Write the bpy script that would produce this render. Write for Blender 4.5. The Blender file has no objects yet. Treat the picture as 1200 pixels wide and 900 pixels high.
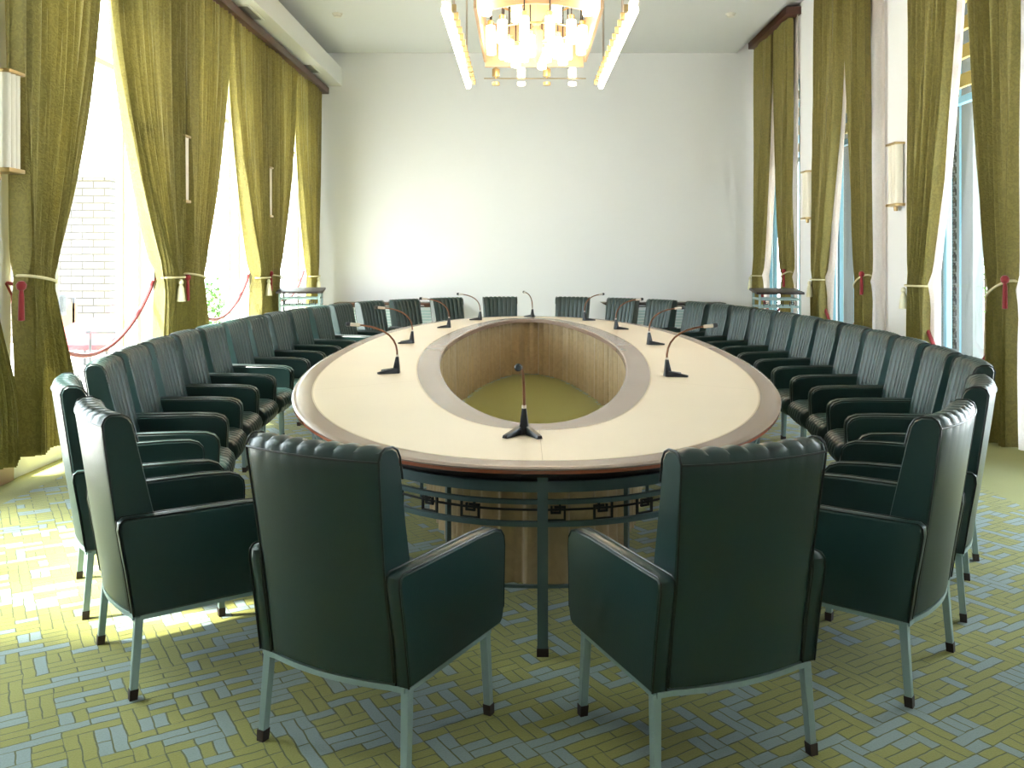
import bpy, math, random
from math import sin, cos, pi, radians as R
random.seed(7)
C = bpy.context.scene.collection

# ------------------------------------------------------------------ materials
def mat(name, col, rough=0.5, metal=0.0, coat=0.0, spec=0.5, emit=None, es=0.0, sheen=0.0):
    m = bpy.data.materials.new(name); m.use_nodes = True
    b = m.node_tree.nodes['Principled BSDF']
    b.inputs['Base Color'].default_value = (*col, 1)
    b.inputs['Roughness'].default_value = rough
    b.inputs['Metallic'].default_value = metal
    b.inputs['Coat Weight'].default_value = coat
    b.inputs['Specular IOR Level'].default_value = spec
    b.inputs['Sheen Weight'].default_value = sheen
    if emit:
        b.inputs['Emission Color'].default_value = (*emit, 1)
        b.inputs['Emission Strength'].default_value = es
    return m

def nd(m, t, **kw):
    n = m.node_tree.nodes.new(t)
    for k, v in kw.items():
        setattr(n, k, v)
    return n

def lk(m, a, b):
    m.node_tree.links.new(a, b)

def coords(m, rot=0.0, scale=(1, 1, 1), src='Object'):
    tc = nd(m, 'ShaderNodeTexCoord'); mp = nd(m, 'ShaderNodeMapping')
    mp.inputs['Rotation'].default_value = (0, 0, rot); mp.inputs['Scale'].default_value = scale
    lk(m, tc.outputs[src], mp.inputs['Vector'])
    return mp.outputs['Vector']

def mathn(m, op, a, b=None, c=None):
    n = nd(m, 'ShaderNodeMath', operation=op)
    for i, v in enumerate((a, b, c)):
        if v is None: continue
        if hasattr(v, 'is_output'): lk(m, v, n.inputs[i])
        else: n.inputs[i].default_value = v
    return n.outputs[0]

def mixc(m, fac, a, b, blend='MIX'):
    n = nd(m, 'ShaderNodeMix', data_type='RGBA', blend_type=blend)
    for s, v in ((n.inputs[0], fac), (n.inputs[6], a), (n.inputs[7], b)):
        if hasattr(v, 'is_output'): lk(m, v, s)
        elif isinstance(v, (int, float)): s.default_value = v
        else: s.default_value = (*v, 1)
    return n.outputs[2]

def noise_var(m, col, amt=0.25, scale=(3, 3, 3), detail=4, bump=0.0, bscale=None, dist=0.01):
    b = m.node_tree.nodes['Principled BSDF']
    v = coords(m, scale=scale)
    n = nd(m, 'ShaderNodeTexNoise'); n.inputs['Scale'].default_value = 1; n.inputs['Detail'].default_value = detail
    lk(m, v, n.inputs['Vector'])
    dark = tuple(c * (1 - amt) for c in col); light = tuple(min(1, c * (1 + amt)) for c in col)
    lk(m, mixc(m, n.outputs['Fac'], dark, light), b.inputs['Base Color'])
    if bump:
        n2 = nd(m, 'ShaderNodeTexNoise'); n2.inputs['Scale'].default_value = bscale or 60; n2.inputs['Detail'].default_value = 3
        lk(m, coords(m), n2.inputs['Vector'])
        bp = nd(m, 'ShaderNodeBump'); bp.inputs['Strength'].default_value = bump; bp.inputs['Distance'].default_value = dist
        lk(m, n2.outputs['Fac'], bp.inputs['Height']); lk(m, bp.outputs['Normal'], b.inputs['Normal'])
    return m

def pmat(name, col, rough, amt=.12, scale=(3, 3, 3), bump=0.0, bscale=60, dist=.003, **kw):
    return noise_var(mat(name, col, rough, **kw), col, amt, scale, bump=bump, bscale=bscale, dist=dist)

LEATHER = pmat('green leather', (.010, .033, .031), .34, .18, (4, 4, 4), bump=.25, bscale=220, dist=.0015, spec=.6)
PIPING = mat('black piping', (.006, .010, .009), .35)
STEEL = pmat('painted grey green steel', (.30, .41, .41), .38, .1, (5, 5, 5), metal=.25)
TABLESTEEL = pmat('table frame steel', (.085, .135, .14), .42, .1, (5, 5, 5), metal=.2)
CAP = mat('brown rubber', (.035, .02, .017), .6)
WALL = pmat('white wall paint', (.85, .85, .86), .85, .03, (.6, .6, .6), bump=.05, bscale=90, dist=.002)
CEIL = pmat('ceiling paint', (.72, .73, .73), .9, .02, (.5, .5, .5))
DUCT = pmat('duct paint', (.80, .80, .77), .8, .02, (.5, .5, .5))
DARKWOOD = pmat('dark red brown wood', (.09, .035, .025), .4, .3, (2, 2, 14))
BASEWOOD = pmat('pale baseboard wood', (.55, .36, .26), .5, .15, (2, 2, 9))
BASEDARK = pmat('dark baseboard wood', (.02, .013, .012), .45, .2, (2, 2, 9))
RIMWOOD = pmat('brown table edging', (.29, .205, .165), .25, .10, (1.2, 1.2, 1.2))
EDGEWOOD = pmat('red brown table edge', (.30, .085, .04), .25, .2, (3, 3, 3))
LAMINATE = pmat('pale maple veneer', (.78, .64, .48), .30, .07, (.55, 1.6, 1))
SEAM = mat('veneer seam', (.50, .37, .24), .4)
APRON = pmat('dark apron', (.02, .014, .012), .5, .3, (5, 5, 5))
FRET = mat('black fretwork iron', (.012, .012, .013), .5)
BLACK = mat('black plastic', (.012, .013, .017), .38)
BRONZE = mat('bronze gooseneck', (.16, .065, .03), .35, metal=.6)
SILVER = mat('satin silver', (.62, .56, .50), .28, metal=.85)
GOLD = pmat('brass', (.50, .36, .17), .32, .1, (8, 8, 8), metal=.8)
REDROPE = pmat('red velvet rope', (.26, .004, .010), .65, .2, (40, 40, 40), sheen=.4)
CREAM = pmat('cream cord', (.68, .62, .38), .7, .12, (40, 40, 40))
TASSEL = pmat('cream tassel threads', (.80, .76, .56), .75, .15, (90, 90, 6))
WHITEFRAME = mat('white window frame', (.78, .79, .76), .45)
BLUEFRAME = mat('pale blue window frame', (.20, .42, .52), .45)
CONCRETE = pmat('grey exterior concrete', (.16, .175, .17), .85, .12, (3, 3, 3))
OCHRE = pmat('ochre louvre paint', (.62, .42, .12), .7, .08, (3, 3, 3))
VENTDARK = mat('vent slats', (.28, .27, .25), .6)
CONSOLEBODY = pmat('pale grey console panel', (.50, .53, .54), .5, .06, (3, 3, 3))
PANELRED = pmat('red brown panel', (.15, .03, .022), .45, .2, (3, 3, 10))
PAVE = pmat('sunlit pale paving', (.72, .70, .66), .85, .08, (2, 2, 2))
REDPAINT = mat('red outdoor bench paint', (.16, .006, .012), .5)
TAN = pmat('orange brown board', (.16, .07, .03), .6, .1, (2, 2, 2))
GREYBOX = mat('grey box', (.04, .045, .05), .5)
LEAF = pmat('shrub leaves', (.07, .20, .035), .55, .35, (6, 6, 6))
BARK = pmat('bark', (.10, .07, .045), .9, .3, (9, 9, 3))
CLAY = pmat('terracotta', (.30, .11, .06), .7, .1, (5, 5, 5))
LAMPGLASS = mat('warm lit lamp glass', (.9, .85, .75), .4, emit=(1.0, .82, .58), es=6.0)
BULB = mat('small lit bulb', (.9, .85, .75), .4, emit=(1.0, .86, .62), es=7.0)
SCONCEGLASS = mat('unlit opal glass', (.80, .74, .62), .30, coat=.2)
CHANPANEL = pmat('tan chandelier panel', (.50, .34, .21), .4, .06, (3, 3, 3))
CHANWHITE = mat('white chandelier bar', (.75, .72, .66), .45)

def cloth_mat(name, col, amt, transl, rough=.75, scale=26, bump=.5, sheen=.25):
    m = mat(name, col, rough, sheen=sheen); nt = m.node_tree
    b = nt.nodes['Principled BSDF']
    v = coords(m)
    w = nd(m, 'ShaderNodeTexNoise'); w.inputs['Scale'].default_value = scale; w.inputs['Detail'].default_value = 2.5
    w.inputs['Distortion'].default_value = 1.6
    lk(m, v, w.inputs['Vector'])
    rp = nd(m, 'ShaderNodeValToRGB'); rp.color_ramp.elements[0].position = .44; rp.color_ramp.elements[1].position = .56
    lk(m, w.outputs['Fac'], rp.inputs['Fac'])
    cc = mixc(m, rp.outputs['Color'], tuple(c * (1 - amt) for c in col), tuple(c * (1 + amt) for c in col))
    lk(m, cc, b.inputs['Base Color'])
    bp = nd(m, 'ShaderNodeBump'); bp.inputs['Strength'].default_value = bump; bp.inputs['Distance'].default_value = .004
    lk(m, rp.outputs['Color'], bp.inputs['Height']); lk(m, bp.outputs['Normal'], b.inputs['Normal'])
    tr = nd(m, 'ShaderNodeBsdfTranslucent'); lk(m, cc, tr.inputs['Color'])
    mx = nd(m, 'ShaderNodeMixShader'); mx.inputs[0].default_value = transl
    lk(m, b.outputs[0], mx.inputs[1]); lk(m, tr.outputs[0], mx.inputs[2])
    lk(m, mx.outputs[0], nt.nodes['Material Output'].inputs['Surface'])
    return m
CURTAIN = cloth_mat('olive damask', (.235, .195, .045), .10, .08, rough=.6, bump=.35)
LINING = cloth_mat('pale lining', (.74, .66, .62), .03, .45, bump=.1)
SKIRT = cloth_mat('golden beige skirt cloth', (.46, .34, .19), .05, .04, rough=.42, scale=9, bump=.1)

def glass_mat():
    m = bpy.data.materials.new('window glass'); m.use_nodes = True; nt = m.node_tree
    nt.nodes.remove(nt.nodes['Principled BSDF'])
    t = nd(m, 'ShaderNodeBsdfTransparent'); t.inputs[0].default_value = (.95, .97, .96, 1)
    g = nd(m, 'ShaderNodeBsdfGlossy'); g.inputs['Roughness'].default_value = .02
    mx = nd(m, 'ShaderNodeMixShader'); mx.inputs[0].default_value = .06
    lk(m, t.outputs[0], mx.inputs[1]); lk(m, g.outputs[0], mx.inputs[2])
    lk(m, mx.outputs[0], nt.nodes['Material Output'].inputs['Surface'])
    return m
GLASS = glass_mat()

def brick_mat():
    m = mat('pale brick', (.5, .42, .34), .85); b = m.node_tree.nodes['Principled BSDF']
    tc = nd(m, 'ShaderNodeTexCoord'); sp = nd(m, 'ShaderNodeSeparateXYZ'); cb = nd(m, 'ShaderNodeCombineXYZ')
    lk(m, tc.outputs['Object'], sp.inputs[0])
    lk(m, mathn(m, 'ADD', sp.outputs[0], sp.outputs[1]), cb.inputs[0]); lk(m, sp.outputs[2], cb.inputs[1])
    br = nd(m, 'ShaderNodeTexBrick'); br.inputs['Scale'].default_value = 1
    br.inputs['Brick Width'].default_value = .42; br.inputs['Row Height'].default_value = .14; br.inputs['Mortar Size'].default_value = .014
    br.inputs['Color1'].default_value = (.15, .125, .10, 1); br.inputs['Color2'].default_value = (.10, .09, .08, 1)
    br.inputs['Mortar'].default_value = (.03, .028, .025, 1)
    lk(m, cb.outputs[0], br.inputs['Vector']); lk(m, br.outputs['Color'], b.inputs['Base Color'])
    return m
BRICK = brick_mat()

def carpet_mat():
    m = mat('carved carpet', (.3, .3, .1), .95, spec=.15, sheen=.25); b = m.node_tree.nodes['Principled BSDF']
    v = coords(m, rot=R(-32))
    # slight wobble so that the carved lines are hand-made
    wn = nd(m, 'ShaderNodeTexNoise'); wn.inputs['Scale'].default_value = 9; wn.inputs['Detail'].default_value = 2
    lk(m, v, wn.inputs['Vector'])
    vm = nd(m, 'ShaderNodeVectorMath', operation='MULTIPLY_ADD')
    lk(m, wn.outputs['Color'], vm.inputs[0]); vm.inputs[1].default_value = (.018, .018, 0); lk(m, v, vm.inputs[2])
    v2 = vm.outputs[0]
    sp = nd(m, 'ShaderNodeSeparateXYZ'); lk(m, v2, sp.inputs[0])
    cb = nd(m, 'ShaderNodeCombineXYZ'); lk(m, sp.outputs[1], cb.inputs[0]); lk(m, sp.outputs[0], cb.inputs[1])
    def brick(vec, w, h):
        br = nd(m, 'ShaderNodeTexBrick'); br.offset = .5; br.offset_frequency = 2
        br.inputs['Scale'].default_value = 1; br.inputs['Brick Width'].default_value = w; br.inputs['Row Height'].default_value = h
        br.inputs['Mortar Size'].default_value = .0032; br.inputs['Mortar Smooth'].default_value = .4
        br.inputs['Color1'].default_value = (0, 0, 0, 1); br.inputs['Color2'].default_value = (1, 1, 1, 1)
        br.inputs['Mortar'].default_value = (.5, .5, .5, 1)
        lk(m, vec, br.inputs['Vector'])
        rgb = nd(m, 'ShaderNodeRGBToBW'); lk(m, br.outputs['Color'], rgb.inputs[0])
        return rgb.outputs[0], br.outputs['Fac']
    h = .045
    c1, f1 = brick(v2, h * 4, h); c2, f2 = brick(cb.outputs[0], h * 4, h)
    # blocks of 4x4 cells choose lengthwise or crosswise bars
    sn = nd(m, 'ShaderNodeVectorMath', operation='SNAP'); lk(m, v2, sn.inputs[0]); sn.inputs[1].default_value = (h * 2, h * 2, 10)
    wno = nd(m, 'ShaderNodeTexWhiteNoise', noise_dimensions='2D'); lk(m, sn.outputs[0], wno.inputs['Vector'])
    sel = mathn(m, 'GREATER_THAN', wno.outputs['Value'], .62)
    cc = mixc(m, sel, (0, 0, 0), (1, 1, 1))
    def sw(a, bb):
        n = nd(m, 'ShaderNodeMix', data_type='FLOAT'); lk(m, sel, n.inputs[0]); lk(m, a, n.inputs[2]); lk(m, bb, n.inputs[3]); return n.outputs[0]
    cv = sw(c1, c2); fv = sw(f1, f2)
    blue = mathn(m, 'GREATER_THAN', cv, .63)
    # plain border strips along both walls
    tc = nd(m, 'ShaderNodeTexCoord'); s2 = nd(m, 'ShaderNodeSeparateXYZ'); lk(m, tc.outputs['Object'], s2.inputs[0])
    ax = mathn(m, 'ABSOLUTE', mathn(m, 'SUBTRACT', s2.outputs[0], -.08))
    inside = mathn(m, 'LESS_THAN', ax, 3.24)
    blue = mathn(m, 'MULTIPLY', blue, inside); line = mathn(m, 'MULTIPLY', fv, inside)
    big = nd(m, 'ShaderNodeTexNoise'); big.inputs['Scale'].default_value = 1.3; big.inputs['Detail'].default_value = 5; lk(m, v, big.inputs['Vector'])
    g = mixc(m, big.outputs['Fac'], (.21, .21, .03), (.35, .345, .09))
    bl = mixc(m, big.outputs['Fac'], (.18, .25, .245), (.29, .365, .36))
    col = mixc(m, blue, g, bl)
    fine = nd(m, 'ShaderNodeTexNoise'); fine.inputs['Scale'].default_value = 160; fine.inputs['Detail'].default_value = 3; lk(m, v, fine.inputs['Vector'])
    mot = mixc(m, fine.outputs['Fac'], (.78, .78, .78), (1.15, 1.15, 1.15))
    col = mixc(m, 1.0, col, mot, 'MULTIPLY')
    col = mixc(m, mathn(m, 'MULTIPLY', line, .8), col, (.07, .09, .04))
    lk(m, col, b.inputs['Base Color'])
    hgt = mathn(m, 'ADD', mathn(m, 'MULTIPLY', line, -1.0), mathn(m, 'MULTIPLY', fine.outputs['Fac'], .35))
    bp = nd(m, 'ShaderNodeBump'); bp.inputs['Strength'].default_value = .7; bp.inputs['Distance'].default_value = .008
    lk(m, hgt, bp.inputs['Height']); lk(m, bp.outputs['Normal'], b.inputs['Normal'])
    return m
CARPET = carpet_mat()
GREENCARPET = pmat('plain olive carpet', (.26, .25, .06), .95, .12, (30, 30, 30), bump=.4, bscale=220, dist=.004, spec=.15, sheen=.2)

# ------------------------------------------------------------------ mesh builder
class MB:
    def __init__(s): s.v = []; s.f = []; s.mi = []; s.cur = 0
    def add(s, vs, fs):
        o = len(s.v); s.v += [tuple(p) for p in vs]; s.f += [tuple(i + o for i in f) for f in fs]; s.mi += [s.cur] * len(fs); return s
    def box(s, x0, x1, y0, y1, z0, z1):
        return s.add([(x0,y0,z0),(x1,y0,z0),(x1,y1,z0),(x0,y1,z0),(x0,y0,z1),(x1,y0,z1),(x1,y1,z1),(x0,y1,z1)],
                     [(3,2,1,0),(4,5,6,7),(0,1,5,4),(1,2,6,5),(2,3,7,6),(3,0,4,7)])
    def hexa(s, a, b):   # two quads, lower and upper
        return s.add(list(a) + list(b), [(3,2,1,0),(4,5,6,7),(0,1,5,4),(1,2,6,5),(2,3,7,6),(3,0,4,7)])
    def ring_surface(s, rings, close_u=True, cap=True):
        n = len(rings[0]); vs = [p for r in rings for p in r]; fs = []
        for k in range(len(rings) - 1):
            for i in range(n if close_u else n - 1):
                j = (i + 1) % n
                fs.append((k*n+i, k*n+j, (k+1)*n+j, (k+1)*n+i))
        if cap and close_u:
            fs.append(tuple(range(n - 1, -1, -1))); fs.append(tuple((len(rings)-1)*n + i for i in range(n)))
        return s.add(vs, fs)
    def tube(s, pts, r, n=8, cap=True):
        import mathutils as mu
        P = [mu.Vector(p) for p in pts]; rings = []
        rr = r if isinstance(r, (list, tuple)) else [r] * len(P)
        up = mu.Vector((0, 0, 1)); t0 = (P[1] - P[0]).normalized()
        a = t0.cross(up);
        if a.length < 1e-4: a = mu.Vector((1, 0, 0))
        a.normalize()
        for i, p in enumerate(P):
            t = (P[min(i+1, len(P)-1)] - P[max(i-1, 0)]).normalized()
            a = (a - t * a.dot(t)).normalized(); b = t.cross(a)
            rings.append([p + (a * cos(2*pi*k/n) + b * sin(2*pi*k/n)) * rr[i] for k in range(n)])
        return s.ring_surface(rings, cap=cap)
    def loop_tube(s, pts, r, n=6):
        return s.tube(list(pts) + [pts[0]], r, n, cap=False)
    def lathe(s, prof, c=(0, 0, 0), n=16):
        rings = [[(c[0] + r*cos(2*pi*k/n), c[1] + r*sin(2*pi*k/n), c[2] + z) for k in range(n)] for r, z in prof]
        return s.ring_surface(rings)
    def build(s, name, m, parent=None, smooth=False, bevel=0.0, segs=2):
        me = bpy.data.meshes.new(name); me.from_pydata(s.v, [], s.f)
        ms = m if isinstance(m, (list, tuple)) else [m]
        for x in ms: me.materials.append(x)
        for p, k in zip(me.polygons, s.mi): p.material_index = k
        import bmesh
        bm = bmesh.new(); bm.from_mesh(me)
        bmesh.ops.remove_doubles(bm, verts=bm.verts, dist=1e-6)
        bmesh.ops.recalc_face_normals(bm, faces=bm.faces)
        if bevel:
            ed = [e for e in bm.edges if len(e.link_faces) == 2 and e.calc_face_angle(0) > R(28)]
            bmesh.ops.bevel(bm, geom=ed, offset=bevel, segments=segs, profile=.6, affect='EDGES', clamp_overlap=True)
        if smooth or bevel:
            for f in bm.faces: f.smooth = True
            for e in bm.edges:
                if len(e.link_faces) == 2 and e.calc_face_angle(0) > R(40): e.smooth = False
        bm.to_mesh(me); bm.free()
        o = bpy.data.objects.new(name, me); C.objects.link(o)
        if parent: o.parent = parent
        return o

def tag(o, label=None, cat=None, group=None, kind=None):
    if label: o['label'] = label
    if cat: o['category'] = cat
    if group: o['group'] = group
    if kind: o['kind'] = kind
    return o
def empty(name, loc, rz=0, **kw):
    o = bpy.data.objects.new(name, None); o.empty_display_size = .1; C.objects.link(o)
    o.location = loc; o.rotation_euler = (0, 0, rz); tag(o, **kw); return o
def copy_tree(o, parent=None):
    c = o.copy(); C.objects.link(c)
    if parent: c.parent = parent
    for ch in list(o.children): copy_tree(ch, c)
    return c
def struct(o, label=None): o['kind'] = 'structure'; (label and tag(o, label)); return o

# ------------------------------------------------------------------ room constants
XL, XR, YN, YB, ZC = -3.62, 4.15, -2.4, 15.7, 5.23
LW = [13.65, 10.55, 7.5, 4.45]       # window centres, left wall
RW = [14.30, 11.22, 8.22, 5.15]      # window centres, right wall

# floor
fl = MB().box(XL - .3, XR + .3, YN - .3, YB + .2, -.12, 0).build('floor', CARPET)
struct(fl, 'carved green and blue maze patterned carpet floor')
# far wall
struct(MB().box(XL - .3, XR + .3, YB, YB + .25, 0, ZC + .4).build('wall_back', WALL), 'blank white wall at the far end')
struct(MB().box(XL - .3, XR + .3, YN - .25, YN, 0, ZC + .4).build('wall_front', WALL), 'white wall behind the camera')
# ceiling with a raised slot along the right wall
ce = MB().box(XL - .3, 3.78, YN - .2, YB + .1, ZC, ZC + .2).box(3.78, XR + .3, YN - .2, YB + .1, ZC + .17, ZC + .3).box(3.76, 3.80, YN - .2, YB, ZC, ZC + .25)
struct(ce.build('ceiling', CEIL), 'pale grey flat ceiling')

def wall_with_windows(name, x0, x1, cs, half, zs, zt, m):
    w = MB(); ys = sorted(cs)
    edges = [YN] + [v for c in ys for v in (c - half, c + half)] + [YB]
    for i in range(0, len(edges), 2):
        w.box(x0, x1, edges[i], edges[i + 1], 0, ZC + .35)
    for c in ys:
        if zs > 0: w.box(x0, x1, c - half, c + half, -.1, zs)
        w.box(x0, x1, c - half, c + half, zt, ZC + .35)
    return struct(w.build(name, m))
wall_with_windows('wall_left', XL - .28, XL, LW, 1.22, .14, 4.45, WALL)['label'] = 'white piers and lintels of the left window wall'
wall_with_windows('wall_right', XR, XR + .22, RW, 1.04, 0, 4.35, WALL)['label'] = 'white piers of the right window wall'

# baseboards (one strip per pier, a single structure object a side)
b = MB(); e = [YN] + [v for c in sorted(LW) for v in (c - 1.22, c + 1.22)] + [YB]
for i in range(0, len(e), 2): b.box(XL - .02, XL + .025, e[i], e[i+1], 0, .13)
struct(b.build('baseboard_left', BASEWOOD, bevel=.004), 'pinkish wood baseboard on the left piers')
b = MB(); e = [YN] + [v for c in sorted(RW) for v in (c - 1.04, c + 1.04)] + [YB]
for i in range(0, len(e), 2): b.box(XR - .03, XR + .02, e[i], e[i+1], 0, .12)
struct(b.build('baseboard_right', BASEDARK, bevel=.004), 'dark wood baseboard on the right piers')
struct(MB().box(XL, XR, YB - .02, YB, 0, .1).build('baseboard_back', WALL), 'white baseboard of the far wall')

# duct under the ceiling on the left
DX, DZ0, DZ1 = -3.19, 4.645, 4.96
struct(MB().box(XL, DX, YN, YB, DZ0, DZ1).build('ceiling_duct', DUCT, bevel=.006), 'white boxed duct running along the left wall')
for k, (y, lab) in enumerate(((14.25, 'air vent under the left duct, closer to the far wall'), (11.05, 'air vent under the left duct, closer to the camera'), (7.8, ''))):
    if k == 2: continue
    v = empty('air_vent', (-3.40, y, DZ0), label=lab, cat='vent')
    fr = MB(); w, l = .085, .32
    for a in (-1, 1):
        fr.box(a*w - .012, a*w + .012, -l, l, -.012, .01); fr.box(-w, w, a*l - .012, a*l + .012, -.012, .01)
    fr.build('frame', DUCT, v)
    sl = MB()
    for i in range(14):
        yy = -l + .03 + i * (2*l - .06) / 13
        sl.box(-w + .01, w - .01, yy - .012, yy + .012, -.006, -.001)
    sl.build('slats', VENTDARK, v)
# curtain rail boxes
o = MB().box(-3.60, -3.40, YN, 15.62, 4.49, 4.60).build('curtain_rail', DARKWOOD, bevel=.004)
tag(o, 'long dark brown wooden curtain pelmet under the duct on the left', 'curtain rail')
for k, c in enumerate(RW[:3]):
    o = MB().box(3.93, 4.16, c - 1.10, c + 1.13, 5.23, 5.34).build('curtain_rail', DARKWOOD, bevel=.004)
    tag(o, 'dark brown curtain pelmet over the %s right-hand window' % ['farthest', 'middle', 'nearest'][k], 'curtain rail')
for x, y, lab in ((-2.75, 13.2, 'small white smoke detector on the ceiling near the left duct'), (3.1, 13.2, 'small white smoke detector on the ceiling near the right wall')):
    d = empty('smoke_detector', (x, y, ZC), label=lab, cat='smoke detector')
    MB().lathe([(.001, -.05), (.05, -.048), (.055, -.03)], n=16).build('sensor', CHANWHITE, d, smooth=True)
    MB().lathe([(.055, -.03), (.075, -.012), (.078, 0)], n=16).build('base', CHANWHITE, d, smooth=True)

# ------------------------------------------------------------------ windows
def left_window(c, n):
    w = empty('window_%d' % n, (XL - .16, c, 0)); w['kind'] = 'structure'
    w['label'] = 'tall white framed window in the left wall'
    f = MB(); h = 1.21
    for a in (-h, -.38, .82, h - .06): f.box(-.03, .03, a, a + .06, .14, 4.44)
    f.box(-.03, .03, -h, h, .14, .20); f.box(-.03, .03, -h, h, 4.38, 4.44); f.box(-.03, .03, -h, h, 3.30, 3.36)
    f.build('window_frame', WHITEFRAME, w, bevel=.004, segs=1)
    MB().box(-.004, .004, -h + .02, h - .02, .16, 4.40).build('window_glass', GLASS, w)
def right_window(c, n):
    w = empty('window_%d' % n, (XR + .13, c, 0)); w['kind'] = 'structure'
    w['label'] = 'tall pale blue framed window in the right wall'
    f = MB(); h = 1.03
    for a in (-h, -.74, .68, h - .06): f.box(-.03, .03, a, a + .06, 0, 4.34)
    f.box(-.035, .035, -h, h, 3.08, 3.15); f.box(-.03, .03, -h, h, 0, .06); f.box(-.03, .03, -h, h, 4.28, 4.34)
    f.build('window_frame', BLUEFRAME, w, bevel=.004, segs=1)
    l = MB()
    for z in (3.27, 3.55, 3.83, 4.10): l.box(.06, .10, -h, h, z, z + .13)
    l.build('louvre', OCHRE, w)
    MB().box(-.004, .004, -h + .02, h - .02, .02, 4.30).build('window_glass', GLASS, w)
for i, c in enumerate(LW): left_window(c, i + 1)
for i, c in enumerate(RW): right_window(c, i + 6)

# ------------------------------------------------------------------ curtains
def ss(t): t = max(0, min(1, t)); return t*t*(3-2*t)
def panel(x, zt, ztie, zb, top, tie, bot, npl, amp_top, amp_tie, seed, pw=1.9, nu=180, nv=44, side=1):
    """cloth hanging from the rail, gathered by a tieback and released below it; top/tie/bot are (y0,y1)"""
    rnd = random.Random(seed); ph = [rnd.uniform(-.5, .5) for _ in range(4)]; m = MB(); rings = []
    zs = [zt + (zb - zt) * j / nv for j in range(nv + 1)]
    for j, z in enumerate(zs):
        if z >= ztie:
            s = (zt - z) / (zt - ztie); q = s ** pw
            l0, l1 = tie[0] - top[0], tie[1] - top[1]
            e0 = top[0] + l0 * (q if abs(l0) > .3 else s ** .8); e1 = top[1] + l1 * (q if abs(l1) > .3 else s ** .8)
            amp = amp_top + (amp_tie - amp_top) * s ** 3
        else:
            s = (ztie - z) / (ztie - zb); q = ss(min(1, s * 1.35)) * .8 + .2 * s
            e0 = tie[0] + (bot[0] - tie[0]) * q; e1 = tie[1] + (bot[1] - tie[1]) * q
            amp = amp_tie * (1 - .1 * s)
        pinch = math.exp(-((z - ztie) / .10) ** 2)
        row = []
        for i in range(nu + 1):
            u = i / nu
            uu = u + .012 * sin(2*pi*(2.3*u + ph[0])) + .01 * sin(2*pi*(5.1*u + ph[1]) + z*.6)
            a = amp * (1 + .35 * sin(7*u + ph[2]*6)) * (1 - .45 * pinch)
            d = a * sin(2*pi*npl*uu + ph[3]*6 + .25*sin(z*1.3 + u*9)) + .3*a*sin(2*pi*npl*2.1*uu + ph[0]*9 + z)
            y = e0 + (e1 - e0) * u + .008 * sin(z*3 + u*20)
            row.append((x + side * (d + .045 * sin(pi*u) * (pinch + .5*ss((zt - z)/(zt - ztie)))), y, z + (.012*sin(13*u + ph[1]*5) if j == nv else 0)))
        rings.append(row)
    m.ring_surface(rings, close_u=False, cap=False)
    return m
def tie_ring(x, z, y0, y1, rx, slope=0.0, r=.011):
    yc, ry = (y0 + y1)/2, (y1 - y0)/2 + .012
    return MB().loop_tube([(x + rx*cos(t), yc + ry*sin(t), z + slope*sin(t) ) for t in [2*pi*k/28 for k in range(28)]], r, 6)
def tassel_mb(x, y, z, h=.22):
    m = MB(); m.lathe([(.012, 0), (.024, -.02), (.026, -.04), (.016, -.055), (.03, -.09), (.045, -h), (.001, -h)], (x, y, z), 14); return m
def curtain(label, group, side, x, zt, ztie, zb, top, tie, bot, seed, lining=None, tassel=None, npl=13, slope=0.0):
    root = empty('curtain', (x, (top[0]+top[1])/2, zb), label=label, cat='curtain', group=group)
    def P(mb, nm, mt, **k):
        o = mb.build(nm, mt, root, **k); o.location = (-x, -(top[0]+top[1])/2, -zb); return o
    P(panel(x, zt, ztie, zb, top, tie, bot, npl, .040, .055, seed, side=side), 'cloth', CURTAIN, smooth=True)
    if lining:
        lt, li, lb, off = lining
        P(panel(x + off, zt, ztie, zb, lt, li, lb, 3, .012, .02, seed + 50, nu=40, side=side), 'lining', LINING, smooth=True)
    P(tie_ring(x + side*.02, ztie, tie[0], tie[1], .098, slope), 'tieback', CREAM, smooth=True)
    if tassel: P(tassel_mb(x + side*.115, tassel, ztie - .02), 'tassel', TASSEL, smooth=True)
    return root
GL = 'olive damask curtains on the left windows'; GR = 'olive damask curtains on the right windows'
piers = [(6.05, 'first'), (9.1, 'second'), (12.15, 'third')]
PX = -3.50; sd = 11
nm = {6.05: 'nearest the camera', 9.1: 'behind the second left sconce', 12.15: 'by the left lectern'}
for pc, w in piers:
    wl = {6.05: 'first', 9.1: 'second', 12.15: 'third'}[pc]
    apexN, apexF = {6.05: (4.5, 7.38), 9.1: (7.44, 10.52), 12.15: (10.56, 13.62)}[pc]
    ztie = {6.05: 1.42, 9.1: 1.39, 12.15: 1.33}[pc]
    # near panel of the pier
    curtain('olive damask curtain tied back on the near side of the %s left pier' % wl, GL, 1, PX, 4.485, ztie, .17,
            (apexN, pc - (.02 if pc > 7 else .10)), (pc - (.48 if pc > 7 else .65), pc - (.08 if pc > 7 else .25)), (pc - .56, pc + .07), sd, tassel=None if pc < 7 else pc - .30)
    curtain('olive damask curtain tied back on the far side of the %s left pier' % wl, GL, 1, PX, 4.485, ztie, .17,
            (pc + .02, apexF), (pc + .12, pc + .50), (pc + .14, pc + (.80 if pc < 7 else .70)), sd + 1, slope=-.03)
    sd += 2
curtain('narrow olive damask curtain in the far left corner against the blank wall', GL, 1, PX, 4.485, 1.30, .17,
        (13.66, 15.48), (14.55, 15.0), (14.4, 15.15), 40, tassel=14.75)
RX = 4.05
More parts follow.
